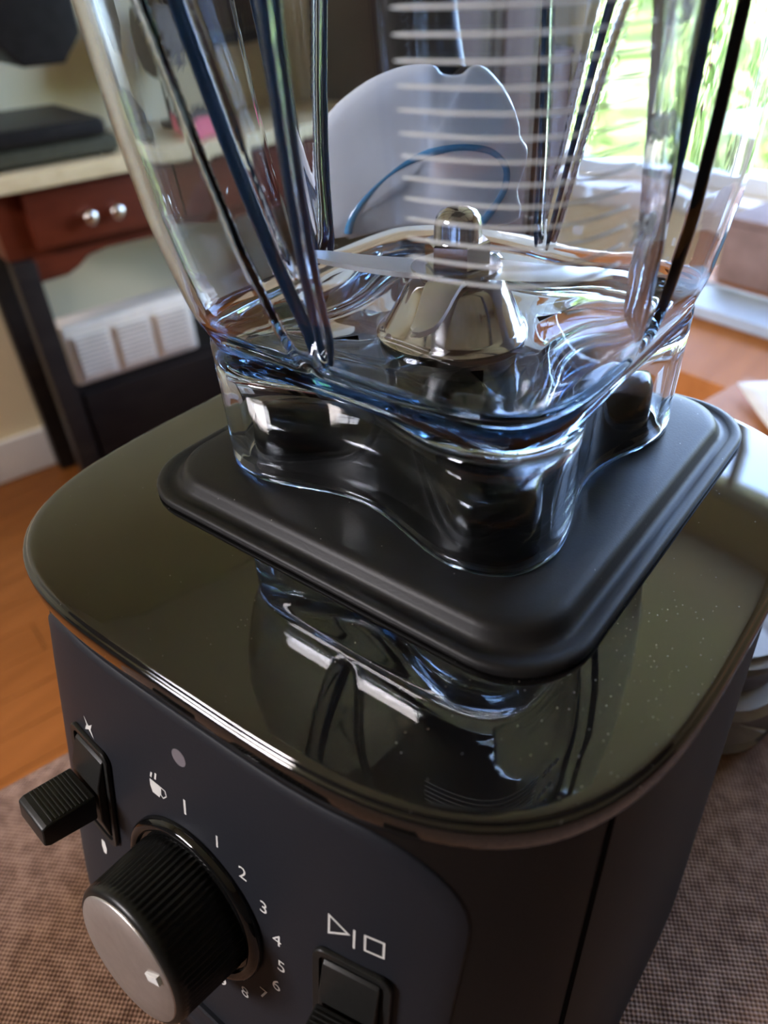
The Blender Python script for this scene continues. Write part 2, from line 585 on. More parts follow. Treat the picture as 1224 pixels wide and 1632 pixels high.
FLOOR = box('floor', WX0 - 0.2, WX1 + 0.2, WY0 - 0.2, WY1 + 0.2, -0.05, -0.012, M['gap'], bevel=0)
finish(FLOOR, kind='structure')
pw = 0.085
x = WX0
plank_meshes = {}
y_start = 0
i = 0
while x < WX1 - 0.01 and i < 60:
    # boards run along the room's y axis, each its own piece of the floor
    off = (i * 0.53) % 1.4
    ys = [WY0]
    yy = WY0 + off
    while yy < WY1:
        if yy - ys[-1] > 0.25:
            ys.append(yy)
        yy += 1.4
    ys.append(WY1)
    for a, b_ in zip(ys[:-1], ys[1:]):
        box('floor_board', x + 0.001, min(x + pw, WX1) - 0.001, a + 0.001, b_ - 0.001, -0.0119, random.uniform(-0.0006, 0.0), M['floor'], FLOOR, bevel=0)
    x += pw
    i += 1

finish(box('ceiling', WX0 - 0.2, WX1 + 0.2, WY0 - 0.2, WY1 + 0.2, CEIL, CEIL + 0.05, M['ceil'], bevel=0), kind='structure')
finish(box('wall_left', WX0 - 0.12, WX0, WY0 - 0.12, WY1 + 0.12, 0, CEIL, M['wall'], bevel=0), kind='structure')
wall_with_hole('wall_back', 'y', WY1, 0.12, WX0, WX1, WIN_FAR, M['wall'])
wall_with_hole('wall_front', 'y', WY0, -0.12, WX0, WX1, WIN_REAR, M['umber'])
finish(box('wall_right', WX1, WX1 + 0.12, WY0 - 0.12, WY1 + 0.12, 0, CEIL, M['umber'], bevel=0), kind='structure')
window('window_1', 'y', WY1 + 0.04, WIN_FAR, 3, 2)
window('window_2', 'y', WY0 - 0.04, WIN_REAR, 2, 2)
finish(box('baseboard_left', WX0 + 0.001, WX0 + 0.018, WY0, WY1, 0.001, 0.11, M['white'], bevel=0.004), kind='structure')
finish(box('trim_1', WIN_FAR[0] - 0.08, WIN_FAR[1] + 0.08, WY1 - 0.08, WY1 - 0.001, WIN_FAR[2] - 0.045, WIN_FAR[2] - 0.002, M['white'], bevel=0.004), kind='structure')

# ------------------------------------------------------------------ outside: lawn and leafy bushes beyond the windows
finish(box('lawn', -9, 9, -9, 9, -0.45, -0.25, M['grass'], bevel=0), 'green lawn outside the windows', 'lawn', kind='structure')


def bush(loc, rx, rz, n, label):
    e = empty('garden_bush', ROOM @ Vector(loc), label, 'bush', 'bushes outside the windows')
    V, F = [], []
    for _ in range(n):
        d = Vector((random.gauss(0, 1), random.gauss(0, 1), random.gauss(0, 1))).normalized()
        c = Vector(loc) + Vector((d.x * rx, d.y * rx, rz + d.z * rz)) * random.uniform(0.75, 1.05) * Vector((1, 1, 1)).x
        c.z = loc[2] + rz + d.z * rz * random.uniform(0.7, 1.0)
        s = random.uniform(0.05, 0.11)
        u = Vector((random.gauss(0, 1), random.gauss(0, 1), random.gauss(0, 1))).normalized()
        v = u.orthogonal().normalized()
        k = len(V)
        V += [c - u * s, c + v * s * 0.45, c + u * s, c - v * s * 0.45]
        F.append((k, k + 1, k + 2, k + 3))
    ob = meshobj('foliage', V, F, M['leaf'], e, ROOM, smooth=False)
    ob['kind'] = 'stuff'
    v, f = tube([(loc[0], loc[1], loc[2]), (loc[0] + 0.03, loc[1], loc[2] + rz), (loc[0], loc[1] + 0.03, loc[2] + 1.6 * rz)], [0.05, 0.04, 0.02], 8)
    meshobj('stem', v, f, M['darkwood'], e, ROOM)
    return e


bush((-2.5, 4.2, -0.25), 0.9, 0.75, 2600, 'leafy green bush outside the far window beside its left frame')
bush((-0.2, 4.6, -0.25), 0.95, 0.62, 2600, 'leafy green bush outside the far window behind the jar rim')
bush((2.1, 4.4, -0.25), 0.9, 0.8, 2200, 'leafy green bush outside the far window at its right end')

# ================================================================== TABLE AND CLOTH
TZ = 0.750
T = empty('dining_table', ROOM @ Vector((0.4, -0.2, 0)), 'orange oak dining table under the brown cloth and blender', 'table')
for k in range(8):
    xa = -0.122 + k * 0.135
    box('plank', xa + 0.0006, xa + 0.1344, -0.9, 0.455, TZ - 0.030, TZ - 0.001, M['table'], T, bevel=0.0012)
for (lx, ly) in ((-0.06, -0.83), (0.89, -0.83), (-0.06, 0.39), (0.89, 0.39)):
    box('leg', lx - 0.032, lx + 0.032, ly - 0.032, ly + 0.032, 0.001, TZ - 0.1, M['table'], T, bevel=0.004)
box('apron', -0.05, 0.88, -0.82, -0.80, TZ - 0.1, TZ - 0.0305, M['table'], T)
box('apron', -0.05, 0.88, 0.36, 0.38, TZ - 0.1, TZ - 0.0305, M['table'], T)
box('apron', -0.07, -0.05, -0.82, 0.38, TZ - 0.1, TZ - 0.0305, M['table'], T)
box('apron', 0.88, 0.90, -0.82, 0.38, TZ - 0.1, TZ - 0.0305, M['table'], T)

# the cloth: covers the near part of the table and hangs over its left edge
rows = []
ny = 60
prof = [(0.60, 0.0)] + [(0.60 - 0.1 * k, 0.0) for k in range(1, 7)] + [(-0.05, 0), (-0.10, 0), (-0.118, -0.0004), (-0.1245, -0.003), (-0.1275, -0.009), (-0.129, -0.02), (-0.1295, -0.05), (-0.130, -0.09), (-0.1305, -0.13)]
V, F = [], []
for j in range(ny + 1):
    y = -0.75 + (0.352 + 0.75) * j / ny
    for (px, pz) in prof:
        hang = min(0, pz)
        wob = 0.006 * math.sin(y * 31) * min(1, -hang * 14) - 0.004 * min(1, -hang * 8)
        V.append((px + wob, y + 0.0015 * math.sin(px * 40), TZ + 0.0012 + pz))
m_ = len(prof)
for j in range(ny):
    for k in range(m_ - 1):
        F.append((j * m_ + k, j * m_ + k + 1, (j + 1) * m_ + k + 1, (j + 1) * m_ + k))
cl = meshobj('tablecloth', V, F, M['cloth'], None, ROOM)
sol = cl.modifiers.new('thickness', 'SOLIDIFY')
sol.thickness = 0.0012
sol.offset = 0
finish(cl, 'brown woven cloth spread under the blender', 'tablecloth')

# ================================================================== BLENDER BASE (millimetres, origin at the pad centre)
NB = 160


def section(inset, z, grow=True):
    """outline of the base at height z"""
    n = 3.75
    if grow:            # the body under the cover: sides set in, front leaning out towards the bottom
        d = max(0.0, -z - 12)
        fr, bk = -113.9 - 0.20 * d + (inset - 2.6), 72.0 - 0.13 * d - (inset - 2.6)
        cx_, cy_ = 1.0, (fr + bk) / 2
        A, B = 96.6 + 0.05 * d - (inset - 2.6), (bk - fr) / 2
    else:
        cx_, cy_, A, B = 1.0, -20.0, 99.4 - inset, 96.5 - inset
    rot, sh = 0.03, 0.05
    out = []
    for k in range(NB):
        t = 2 * math.pi * k / NB
        c, s = math.cos(t), math.sin(t)
        r = 1.0 / ((abs(c) ** n + abs(s) ** n) ** (1 / n))
        u, v = A * r * c, B * r * s
        u += sh * v
        out.append((cx_ + u * math.cos(rot) - v * math.sin(rot), cy_ + u * math.sin(rot) + v * math.cos(rot), z))
    return out


def y_front(x, z):
    s = [p for p in section(BODY_INSET, z) if p[1] < -40]
    s.sort()
    for a, b_ in zip(s[:-1], s[1:]):
        if a[0] <= x <= b_[0]:
            t = (x - a[0]) / (b_[0] - a[0])
            return a[1] + (b_[1] - a[1]) * t
    return s[0][1]


BODY_INSET = 2.6
BB = empty('countertop_blender', (0, 0, TZ + 0.0018), 'black countertop blender motor unit with knob and paddle switches, on the brown cloth', 'blender')

rings = [section(BODY_INSET + 4, -9.9, True)] + [section(BODY_INSET, z) for z in (-10.4, -17, -30, -45, -60, -80, -100, -125, -150, -160)] + [section(BODY_INSET + 1.5, -164), section(BODY_INSET + 5, -166)]
v, f = loft(rings, True, True)
meshobj('body_shell', v, f, M['body'], BB, BASE, auto=40)
for (fx, fy) in ((-72, -100), (74, -100), (-72, 50), (74, 50)):
    v, f = lathe([(0, -165.5), (9, -165.5), (9.5, -169), (8.5, -170.2), (0, -170.2)], 24, fx, fy)
    meshobj('rubber_foot', v, f, M['rubber'], BB, BASE)
# glossy top cover with a rolled rim
prof = [(99, 0.3), (60, 0.28), (30, 0.2), (12, 0.1), (4, 0.0), (2.6, -0.08), (1.9, -0.3), (1.45, -0.75), (1.3, -1.3), (0.9, -1.45), (0.4, -1.8), (0.1, -2.6), (0.0, -4.0), (0.15, -7.0), (0.7, -9.0), (1.5, -9.9), (3.0, -10.2), (6.0, -10.3), (14.0, -10.3)]
rings = [section(max(i_, 0) if i_ < 90 else 88, z, False) for i_, z in prof]
v, f = loft(rings, True, False)
meshobj('top_cover', v, f, M['gloss'], BB, BASE, auto=60)

# seam where the front shell meets the side shell at each front corner
for ang in (-34.0, 214.0):
    V, F = [], []
    for q, z in enumerate(range(-11, -161, -5)):
        s = section(BODY_INSET - 0.2, z)
        idx = (ang / 360 * NB) % NB
        i0 = int(idx)
        p = Vector(s[i0 % NB]).lerp(Vector(s[(i0 + 1) % NB]), idx - i0)
        tg = (Vector(s[(i0 + 1) % NB]) - Vector(s[i0 % NB])).normalized()
        nv = Vector((tg.y, -tg.x, 0))
        for (e0, e1) in ((-0.8, 0.0), (0.8, 0.0), (0.8, -1.5), (-0.8, -1.5)):
            V.append(p + tg * e0 + nv * e1)
        if q:
            a = (q - 1) * 4
            for j in range(4):
                F.append((a + j, a + (j + 1) % 4, a + 4 + (j + 1) % 4, a + 4 + j))
    meshobj('seam_line', V, F, M['seam'], BB, BASE, smooth=False)

# rubber pad under the jar
def sq(half, r, n=10):
    return rrect(half, half, max(r, 0.5), n)


padprof = [(0.5, 0.15), (0.0, 0.6), (0.0, 1.6), (0.35, 2.4), (1.1, 2.85), (2.2, 2.9), (3.4, 2.45), (4.6, 2.1), (5.6, 2.3), (6.5, 3.4), (7.3, 5.0), (8.1, 6.1), (9.2, 6.75), (11, 7.05), (14, 7.2), (18, 7.28), (24, 7.3), (60, 7.3)]
rings = [[(p[0], p[1], z + 0.25) for p in sq(72.5 - i_, 21 - i_ * 0.55 if i_ < 30 else 2)] for i_, z in padprof]
v, f = loft(rings, True, True)
meshobj('jar_pad', v, f, M['rubber'], BB, BASE, auto=50)


# ------------------------------------------------------------------ jar outline
def jar_a(z):
    return float(np.interp(z, [8, 43, 45.5, 47.5, 50, 54, 58, 66, 80, 100, 125, 235], [54.5, 55, 55, 54.6, 55.4, 56.8, 57.8, 59.3, 61.5, 63, 64, 68]))


def sstep(a, b_, t):
    t = min(1, max(0, (t - a) / (b_ - a)))
    return t * t * (3 - 2 * t)


NJ = 640


def jar_ring(z, inset=0.0, foot=None, zz=None, base=None):
    a = jar_a(base if base is not None else z)
    n = 6.0
    if foot is None:
        foot = 8.5 * (1 - sstep(41.0, 45.5, z))
    fw_ = 0.0 if z < 50 else 5.0 + 11.5 * min(1.6, (z - 50) / 75)
    fd = 0.0 if z < 50 else 6.5 * sstep(50, 62, z)
    fc = 3.0 + 7.0 * (z - 50) / 75
    if inset > 3.0:          # the inner bulge is as wide as the outer flute
        fw_ += 0.0
    sh = min(1, max(0, (z - 45) / 80))
    out = []
    for k in range(NJ):
        t = 2 * math.pi * (k + 0.5) / NJ
        c, s = math.cos(t), math.sin(t)
        r = a / ((abs(c) ** n + abs(s) ** n) ** (1 / n))
        x, y = r * c, r * s
        # concave sides of the foot, tapering flutes of the bowl
        if abs(x) > abs(y):
            tang, sg = y, (1 if x > 0 else -1)
        else:
            tang, sg = x, (1 if y > 0 else -1)
        d = 0.0
        if foot and abs(tang) < 38:
            d += foot * math.cos(math.pi * tang / 76) ** 2
        if fd:
            ft = tang - (-fc if (x > 0 if abs(x) > abs(y) else y < 0) else fc)
            if abs(ft) < fw_:
                d += fd * sstep(0, min(7.0, fw_), fw_ - abs(ft))
        if abs(x) > abs(y):
            x -= sg * d
        else:
            y -= sg * d
        out.append((x, y))
    if inset:
        arr = np.array(out)
        tg = np.roll(arr, -1, 0) - np.roll(arr, 1, 0)
        tg /= np.linalg.norm(tg, axis=1)[:, None]
        nr = np.stack([tg[:, 1], -tg[:, 0]], 1)
        arr = arr - nr * inset
        out = [tuple(p) for p in arr]
    return [(p[0] - 2.5 * sh, p[1] - 2.0 * sh, zz if zz is not None else z) for p in out]


JZ = 7.65
JB = empty('blender_jar', (0, 0, Z0 + JZ * MM), 'clear blue-tinted square blender jar with measuring lines, on the black base', 'blender jar')
FL = 43.0      # top of the jar floor
CV = 38.5      # roof of the hollow under the floor
outer = [jar_ring(z) for z in [JZ, JZ + 0.6, 10, 14, 20, 26, 32, 37, 40, 41.5, 42.5, 43.5, 44.5, 45.5, 46.5, 48, 50, 51, 52, 53, 54, 55, 56, 57, 58.5, 60, 62, 64, 66.5, 69] + list(range(72, 140, 3)) + [145, 155, 165, 175, 185, 195, 205, 215, 226, 236, 246, 252]]
outer[0] = jar_ring(JZ, 0.9)
rim = [jar_ring(254, 1.0), jar_ring(254.4, 1.9), jar_ring(253.8, 2.8)]
inner = [jar_ring(z, 3.3) for z in [250, 244, 236, 226, 215, 205, 195, 185, 175, 165, 155, 145] + list(range(138, 71, -3)) + [69, 66.5, 64, 62, 60, 58.5, 57, 56, 55, 54]] + \
        [jar_ring(53, 3.5), jar_ring(52, 3.9), jar_ring(51, 4.6), jar_ring(50, 5.6, zz=50), jar_ring(50, 6.9, zz=49.1), jar_ring(50, 8.6, zz=48.4),
         jar_ring(50, 11, zz=47.7), jar_ring(50, 15, zz=46.8), jar_ring(50, 20, zz=45.6), jar_ring(50, 24, zz=44.6)]


def circle_ring(r, z):
    # same angular order as jar_ring
    return [(r * math.cos(2 * math.pi * (k + 0.5) / NJ), r * math.sin(2 * math.pi * (k + 0.5) / NJ), z) for k in range(NJ)]


inner += [circle_ring(27, FL + 0.2), circle_ring(20, FL), circle_ring(5, FL)]
v1, f1 = loft(outer + rim + inner, False, True)
n0 = len(v1)
cav = [jar_ring(JZ, 3.2)] + [jar_ring(z, 4.0) for z in (9, 14, 20, 26, 31)] + [jar_ring(34, 4.0), jar_ring(37, 4.2), jar_ring(39, 4.8), jar_ring(40, 5.8, zz=40.2), jar_ring(40, 7.5, zz=40.9), jar_ring(40, 10, zz=41.0), jar_ring(40, 14, zz=40.4)] + [circle_ring(30, CV), circle_ring(5, CV)]
v2, f2 = loft(cav, False, True)
f2 = [tuple(i + n0 for i in t) for t in f2]
# close the bottom edge between the outer first ring and the cavity first ring
fb = [(k, (k + 1) % NJ, n0 + (k + 1) % NJ, n0 + k) for k in range(NJ)]
meshobj('jar_wall', v1 + v2, f1 + f2 + fb, M['clear'], JB, BASE, auto=75)


def jar_surface(theta_deg, z, off):
    """point on the outer bowl at polar angle theta and height z, pushed outwards by off"""
    a, n = jar_a(z), 6.0
    t = math.radians(theta_deg)
    c, s = math.cos(t), math.sin(t)
    r = a / ((abs(c) ** n + abs(s) ** n) ** (1 / n)) + off
    sh = min(1, max(0, (z - 45) / 80))
    return Vector((r * c - 2.5 * sh, r * s - 2.0 * sh, z))


# navy rods added beside the flutes, standing in for dark refraction bands
def flute_pt(side, z, u, inset):
    # u in -1..1 across the flute, side 0 front, 1 right, 2 back, 3 left
    a = jar_a(z)
    fw_ = 5.0 + 11.5 * min(1.6, (z - 50) / 75)
    fd = 6.5 * sstep(50, 62, z)
    fc = 3.0 + 7.0 * (z - 50) / 75
    ctr = -fc if side in (0, 1) else fc
    t = ctr + u * (fw_ - 2.6)
    base = a * max(0.05, 1 - (abs(t) / a) ** 6) ** (1 / 6)
    n_ = base - fd * sstep(0, min(7.0, fw_), 2.6) - inset
    sh = min(1, max(0, (z - 45) / 80))
    x, y = ((t, -n_), (n_, t), (t, n_), (-n_, t))[side]
    return Vector((x - 2.5 * sh, y - 2.0 * sh, z))


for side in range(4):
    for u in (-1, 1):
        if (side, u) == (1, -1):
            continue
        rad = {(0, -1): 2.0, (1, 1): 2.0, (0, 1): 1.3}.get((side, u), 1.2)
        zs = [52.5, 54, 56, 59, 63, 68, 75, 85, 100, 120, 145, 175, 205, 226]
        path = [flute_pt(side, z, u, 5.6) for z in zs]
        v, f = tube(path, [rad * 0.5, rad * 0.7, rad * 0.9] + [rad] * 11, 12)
        meshobj('refraction_band', v, f, M['bandblue'], JB, BASE)
# raised measuring lines on the front lobe
for i in range(14):
    z = 126.0 - 3.32 * i
    a0, a1 = (-62.3, -31.3)
    path = [jar_surface(a0 + (a1 - a0) * k / 24, z, 0.28) for k in range(25)]
    v, f = tube(path, [0.10] + [0.26] * 23 + [0.10], 8)
    meshobj('measuring_line', v, f, M['mark'], JB, BASE)
for txt, z, th in (('250', 86.6, -25.3), ('500', 103.4, -25.1), ('750', 120.0, -24.6)):
    def bend(co, z=z, th=th):
        R_ = 66.0
        return BASE @ jar_surface(th + math.degrees(co.x / R_), z + co.y, 0.12 + co.z)
    textmesh(txt, 6.0, M['mark'], 'measuring_number', JB, None, extrude=0.25, bend=bend)

# black lid closing the jar, above the frame but mirrored in the glossy cover
JL = empty('jar_lid', (0, 0, Z0 + 0.2546), 'black lid closing the top of the blender jar', 'lid')
v, f = loft([jar_ring(252, 30, zz=254.8), jar_ring(252, -1.5, zz=254.8), jar_ring(252, -1.8, zz=262), jar_ring(252, 1.5, zz=266), jar_ring(252, 20, zz=267), jar_ring(252, 45, zz=267.2)], True, True)
meshobj('lid_plate', v, f, M['dark'], JL, BASE, auto=45)
v, f = lathe([(0, 267.3), (26, 267.3), (27, 270), (26, 288), (22, 291), (0, 291.5)], 40, -2.5, -2)
meshobj('lid_cap', v, f, M['dark'], JL, BASE, auto=45)

# blade unit
v, f = lathe([(0, FL + 0.15), (21.5, FL + 0.15), (21.8, FL + 1.0), (21.0, FL + 1.9), (20.0, FL + 2.4), (19.2, FL + 3.0), (15.6, FL + 9.5), (13.2, FL + 13.4), (12.2, FL + 14.6), (10, FL + 15.2), (0, FL + 15.2)], 64)
meshobj('blade_hub', v, f, M['steel'], JB, BASE, auto=40)
v, f = lathe([(0, FL + 15.2), (9.2, FL + 15.2), (9.6, FL + 15.8), (9.6, FL + 16.6), (9.2, FL + 17.0), (0, FL + 17.0)], 40)
meshobj('hub_washer', v, f, M['steel'], JB, BASE, auto=40)
hexr = [[(r * math.cos(math.radians(60 * k + 20)), r * math.sin(math.radians(60 * k + 20)), z) for k in range(6)] for r, z in ((8.0, FL + 18.9), (8.6, FL + 19.3), (8.6, FL + 25.0), (8.0, FL + 25.4))]
v, f = loft(hexr, True, True)
nut = meshobj('hub_nut', v, f, M['steel'], JB, BASE, smooth=False)
v, f = lathe([(0, FL + 25.4), (6.2, FL + 25.4), (6.0, FL + 29.5), (5.6, FL + 31.2), (4.5, FL + 32.6), (2.6, FL + 33.5), (0, FL + 33.8)], 32)
meshobj('nut_dome', v, f, M['steel'], nut, BASE, auto=50)
v, f = lathe([(0, FL + 17.0), (11.5, FL + 17.0), (12.2, FL + 17.6), (12.0, FL + 18.5), (0, FL + 18.9)], 40)
meshobj('nut_flange', v, f, M['steel'], nut, BASE, auto=40)


def blade(ang, length, rise, tip, width):
    """flat swept blade with a sharpened edge, radial from the hub"""
    V, F = [], []
    n = 12
    for i in range(n + 1):
        t = i / n
        r = 7 + (length - 7) * t
        wd = width * (1 - 0.55 * t ** 1.6)
        z = FL + 17.2 + rise * sstep(0.25, 0.9, t)
        sw = -3.5 * t * t
        tip_t = tip * max(0, t - 0.85) / 0.15
        for (e, h) in ((-wd + sw + tip_t, 0.0), (-wd * 0.35 + sw, 0.75), (wd + sw - tip_t * 0.3, 0.75), (wd + sw - tip_t * 0.3, -0.75), (-wd * 0.35 + sw, -0.75)):
            V.append((r * math.cos(ang) - e * math.sin(ang), r * math.sin(ang) + e * math.cos(ang), z + h))
    k = 5
    for i in range(n):
        for j in range(k):
            F.append((i * k + j, i * k + (j + 1) % k, (i + 1) * k + (j + 1) % k, (i + 1) * k + j))
    F.append(tuple(range(k)))
    F.append(tuple(n * k + j for j in range(k)))
    return meshobj('blade', V, F, M['blade'], JB, BASE, auto=25)


blade(math.radians(22), 46, 0.6, 4.0, 7.5)
blade(math.radians(200), 46, 0.6, 4.0, 7.5)
blade(math.radians(108), 34, -6.0, 3.0, 6.0)
blade(math.radians(290), 28, -7.0, 3.0, 5.0)
# drive coupling under the jar floor
v, f = lathe([(0, CV - 0.3), (21, CV - 0.3), (21, CV - 3), (17, CV - 4.5), (17, CV - 9), (0, CV - 9)], 48)
meshobj('drive_collar', v, f, M['dark'], JB, BASE, auto=40)

# drive boss of the base inside the hollow foot
bring = []
for i_, z in ((7.2, 7.65), (7.4, 16), (7.9, 21), (9.5, 24.0), (13, 25.2), (20, 25.6)):
    bring.append(jar_ring(20, i_, zz=z))
bring.append(circle_ring(24, 25.6))
bring.append(circle_ring(19.5, 25.0))
bring.append(circle_ring(19, 20.0))
bring.append(circle_ring(5, 20.0))
v, f = loft(bring, True, True)
meshobj('drive_boss', v, f, M['boss'], BB, BASE, auto=50)

# handle behind the rear lobe
HF = Matrix(((0.7071, 0, -0.7071, 0), (0.7071, 0, 0.7071, 0), (0, 1, 0, 0), (0, 0, 0, 1)))   # (t, z, n) -> base mm
HB = BASE @ HF
outl = [(-35, 46), (-35.5, 62), (-31, 83), (-18, 94), (-4, 99), (8, 99.5), (12, 96.5), (18, 96), (22, 98.5), (27, 97), (35, 89), (40, 80), (41, 76), (44.5, 72), (44, 66), (41, 58), (37, 46)]
ol = [Vector((p[0], p[1], 0)) for p in outl]
ol2 = smoothpath(ol + [ol[0]], 4)[:-1]
cxy = Vector((3, 68, 0))
rings = []
for (sc, n_) in ((0.30, 84.2), (0.72, 84.4), (0.90, 84.9), (0.975, 85.8), (1.0, 87.2), (0.985, 88.4), (0.93, 88.8), (0.3, 88.8)):
    rings.append([tuple(HB @ Vector((cxy.x + (p.x - cxy.x) * sc, cxy.y + (p.y - cxy.y) * sc, n_ + 0.0025 * (p.x - 3) ** 2 * (-0.6)))) for p in ol2])
v, f = loft(rings, True, True)
hd = meshobj('handle', v, f, M['silver'], JB, None, auto=60)
hd['label'] = 'silvery grey handle mount behind the jar'
rings = []
for (sc, n_) in ((0.30, 89.1), (0.90, 89.1), (0.965, 90), (0.965, 96), (0.94, 101), (0.88, 105), (0.7, 108), (0.3, 110)):
    rings.append([tuple(HB @ Vector((cxy.x + (p.x - cxy.x) * sc, cxy.y + (p.y - cxy.y) * sc, n_ + 0.0025 * (p.x - 3) ** 2 * (-0.6)))) for p in ol2])
v, f = loft(rings, True, True)
meshobj('handle_housing', v, f, M['dark'], JB, None, auto=60)
arc = smoothpath([(-24, 48, 83.0), (-22.5, 53, 83), (-17, 60, 83.2), (-9, 66.5, 83.4), (2, 71.5, 83.6), (15, 74, 83.4), (27, 72.5, 83), (34, 67, 82.5), (34.5, 60, 82.3), (30, 53, 82.5), (25, 47, 82.6)], 8)
v, f = tube([HB @ p for p in arc], 1.5 * MM, 10)
meshobj('handle_trim', v, f, M['bluetrim'], hd, None)
grip = smoothpath([(8, 92, 104), (8, 112, 122), (8, 140, 128), (8, 180, 126), (8, 226, 114), (8, 238, 92)], 8)
rings = []
for i, p in enumerate(grip):
    q = grip[min(i + 1, len(grip) - 1)] - grip[max(i - 1, 0)]
    nn = Vector((0, -q.z, q.y)).normalized()
    rings.append([tuple(HB @ (p + Vector((1, 0, 0)) * a_ + nn * b2)) for a_, b2 in rrect(15, 9, 6, 4)])
v, f = loft(rings, True, True)
meshobj('handle_grip', v, f, M['dark'], JB, None, auto=60)

# ------------------------------------------------------------------ control panel on the front
def panel_pt(x, w_, off=0.0):
    z = w_ / 1.0198
    return Vector((x, y_front(x, z) - off, z + 0.2 * off))


outline = []
_o = rrect(75, 70, 26, 10, 0, -84)
for _a, _b in zip(_o, _o[1:] + _o[:1]):
    _n = max(1, int(math.dist(_a, _b) / 3))
    outline += [(_a[0] + (_b[0] - _a[0]) * k / _n, _a[1] + (_b[1] - _a[1]) * k / _n) for k in range(_n)]
rings = []
for sc in [0.02] + [k / 20 for k in range(1, 21)]:
    rings.append([tuple(panel_pt(p[0] * sc, -84 + (p[1] + 84) * sc, 0.7)) for p in outline])
rings.append([tuple(panel_pt(p[0] * 1.004, -84 + (p[1] + 84) * 1.004, 0.35)) for p in outline])
rings.append([tuple(panel_pt(p[0] * 1.004, -84 + (p[1] + 84) * 1.004, -1.0)) for p in outline])
v, f = loft(rings, True, False)
meshobj('control_panel', v, f, M['panel'], BB, BASE, auto=60)


def panel_frame(x, w_, off=0.75):
    """frame on the panel: X right, Y up the panel, Z out of it (millimetres)"""
    p = panel_pt(x, w_, off)
    e = 3.0
    ux = (panel_pt(x + e, w_, off) - panel_pt(x - e, w_, off)).normalized()
    uy = (panel_pt(x, w_ + e, off) - panel_pt(x, w_ - e, off)).normalized()
    uz = ux.cross(uy).normalized()
    uy = uz.cross(ux)
    return BASE @ Matrix(((ux.x, uy.x, uz.x, p.x), (ux.y, uy.y, uz.y, p.y), (ux.z, uy.z, uz.z, p.z), (0, 0, 0, 1)))


# knob
KX, KW = 0.3, -79.8
KF = panel_frame(KX, KW)
kb = empty('speed_knob', (0, 0, 0), mat=KF @ Matrix.Scale(1000, 4))
kb.parent = BB
kb.matrix_parent_inverse = Matrix.Identity(4)
kb.matrix_basis = parent_world(BB).inverted() @ KF @ Matrix.Scale(1000, 4)
v, f = lathe([(0, 0.05), (26, 0.05), (26, 1.6), (25.2, 2.6), (23.6, 3.1), (22.8, 2.6), (22.4, 1.6), (0, 1.6)], 72)
meshobj('dial_ring', v, f, M['ring'], kb, KF, auto=50)
nk = 288
rings = []
for (r, z, rib) in ((21.0, 1.7, 0), (21.6, 2.4, 1), (21.2, 9, 1), (20.6, 19, 1), (20.6, 20.0, 0), (20.3, 21.4, 0), (19.4, 22.3, 0), (18.6, 22.4, 0)):
    rings.append([((r - (0.45 * (0.5 + 0.5 * math.cos(2 * math.pi * j / nk * 72)) if rib else 0)) * math.cos(2 * math.pi * j / nk),
                   (r - (0.45 * (0.5 + 0.5 * math.cos(2 * math.pi * j / nk * 72)) if rib else 0)) * math.sin(2 * math.pi * j / nk), z) for j in range(nk)])
v, f = loft(rings, True, True)
meshobj('knob_grip', v, f, M['knob'], kb, KF, auto=50)
v, f = lathe([(0, 21.9), (18.6, 21.9), (18.6, 22.5), (18.2, 22.9), (12, 23.5), (0, 23.7)], 72)
meshobj('knob_cap', v, f, M['cap'], kb, KF, auto=50)
v, f = prism([(-1.2, 11.5), (1.2, 11.5), (1.2, 16.5), (-1.2, 16.5)], 23.0, 24.1, 'z')
meshobj('knob_pointer', v, f, M['print'], kb, KF @ Matrix.Rotation(math.radians(-62), 4, 'Z'), smooth=False, bevel=0.0001)

for k in range(1, 11):
    a = math.radians(18 * k)
    R_ = 32.1
    textmesh(str(k), 6.3, M['print'], 'numeral', BB, panel_frame(KX + R_ * math.sin(a), KW + R_ * math.cos(a), 0.78))


def flat(name, pts, x, w_, mat=M['print'], h=0.06):
    v, f = prism(pts, 0.0, h, 'z')
    return meshobj(name, v, f, mat, BB, panel_frame(x, w_, 0.74), smooth=False)


def stroke_loop(name, pts, wd, x, w_, closed=True):
    """outlined symbol: a mitred band along the points"""
    P = [Vector((p[0], p[1])) for p in pts]
    n = len(P)
    inn, out = [], []
    c = sum(P, Vector((0, 0))) / n
    for i in range(n):
        a, b_, d = P[i - 1], P[i], P[(i + 1) % n]
        d1 = (b_ - a).normalized()
        d2 = (d - b_).normalized()
        n1, n2 = Vector((-d1.y, d1.x)), Vector((-d2.y, d2.x))
        mt = (n1 + n2).normalized()
        k = wd / 2 / max(0.3, mt.dot(n1))
        inn.append(b_ + mt * k)
        out.append(b_ - mt * k)
    V = [(p.x, p.y, z) for z in (0, 0.06) for p in inn + out]
    F = []
    for i in range(n):
        j = (i + 1) % n
        F += [(i, j, n + j, n + i), (2 * n + i, 3 * n + i, 3 * n + j, 2 * n + j), (i, 2 * n + i, 2 * n + j, j), (n + i, n + j, 3 * n + j, 3 * n + i)]
    return meshobj(name, V, F, M['print'], BB, panel_frame(x, w_, 0.74), smooth=False)


flat('off_mark', [(-0.4, -2.7), (0.4, -2.7), (0.4, 2.7), (-0.4, 2.7)], -1.6, -45.4)
flat('indicator_light', [(2.6 * math.cos(2 * math.pi * k / 24), 2.6 * math.sin(2 * math.pi * k / 24)) for k in range(24)], -2.6, -28.4, M['led'])
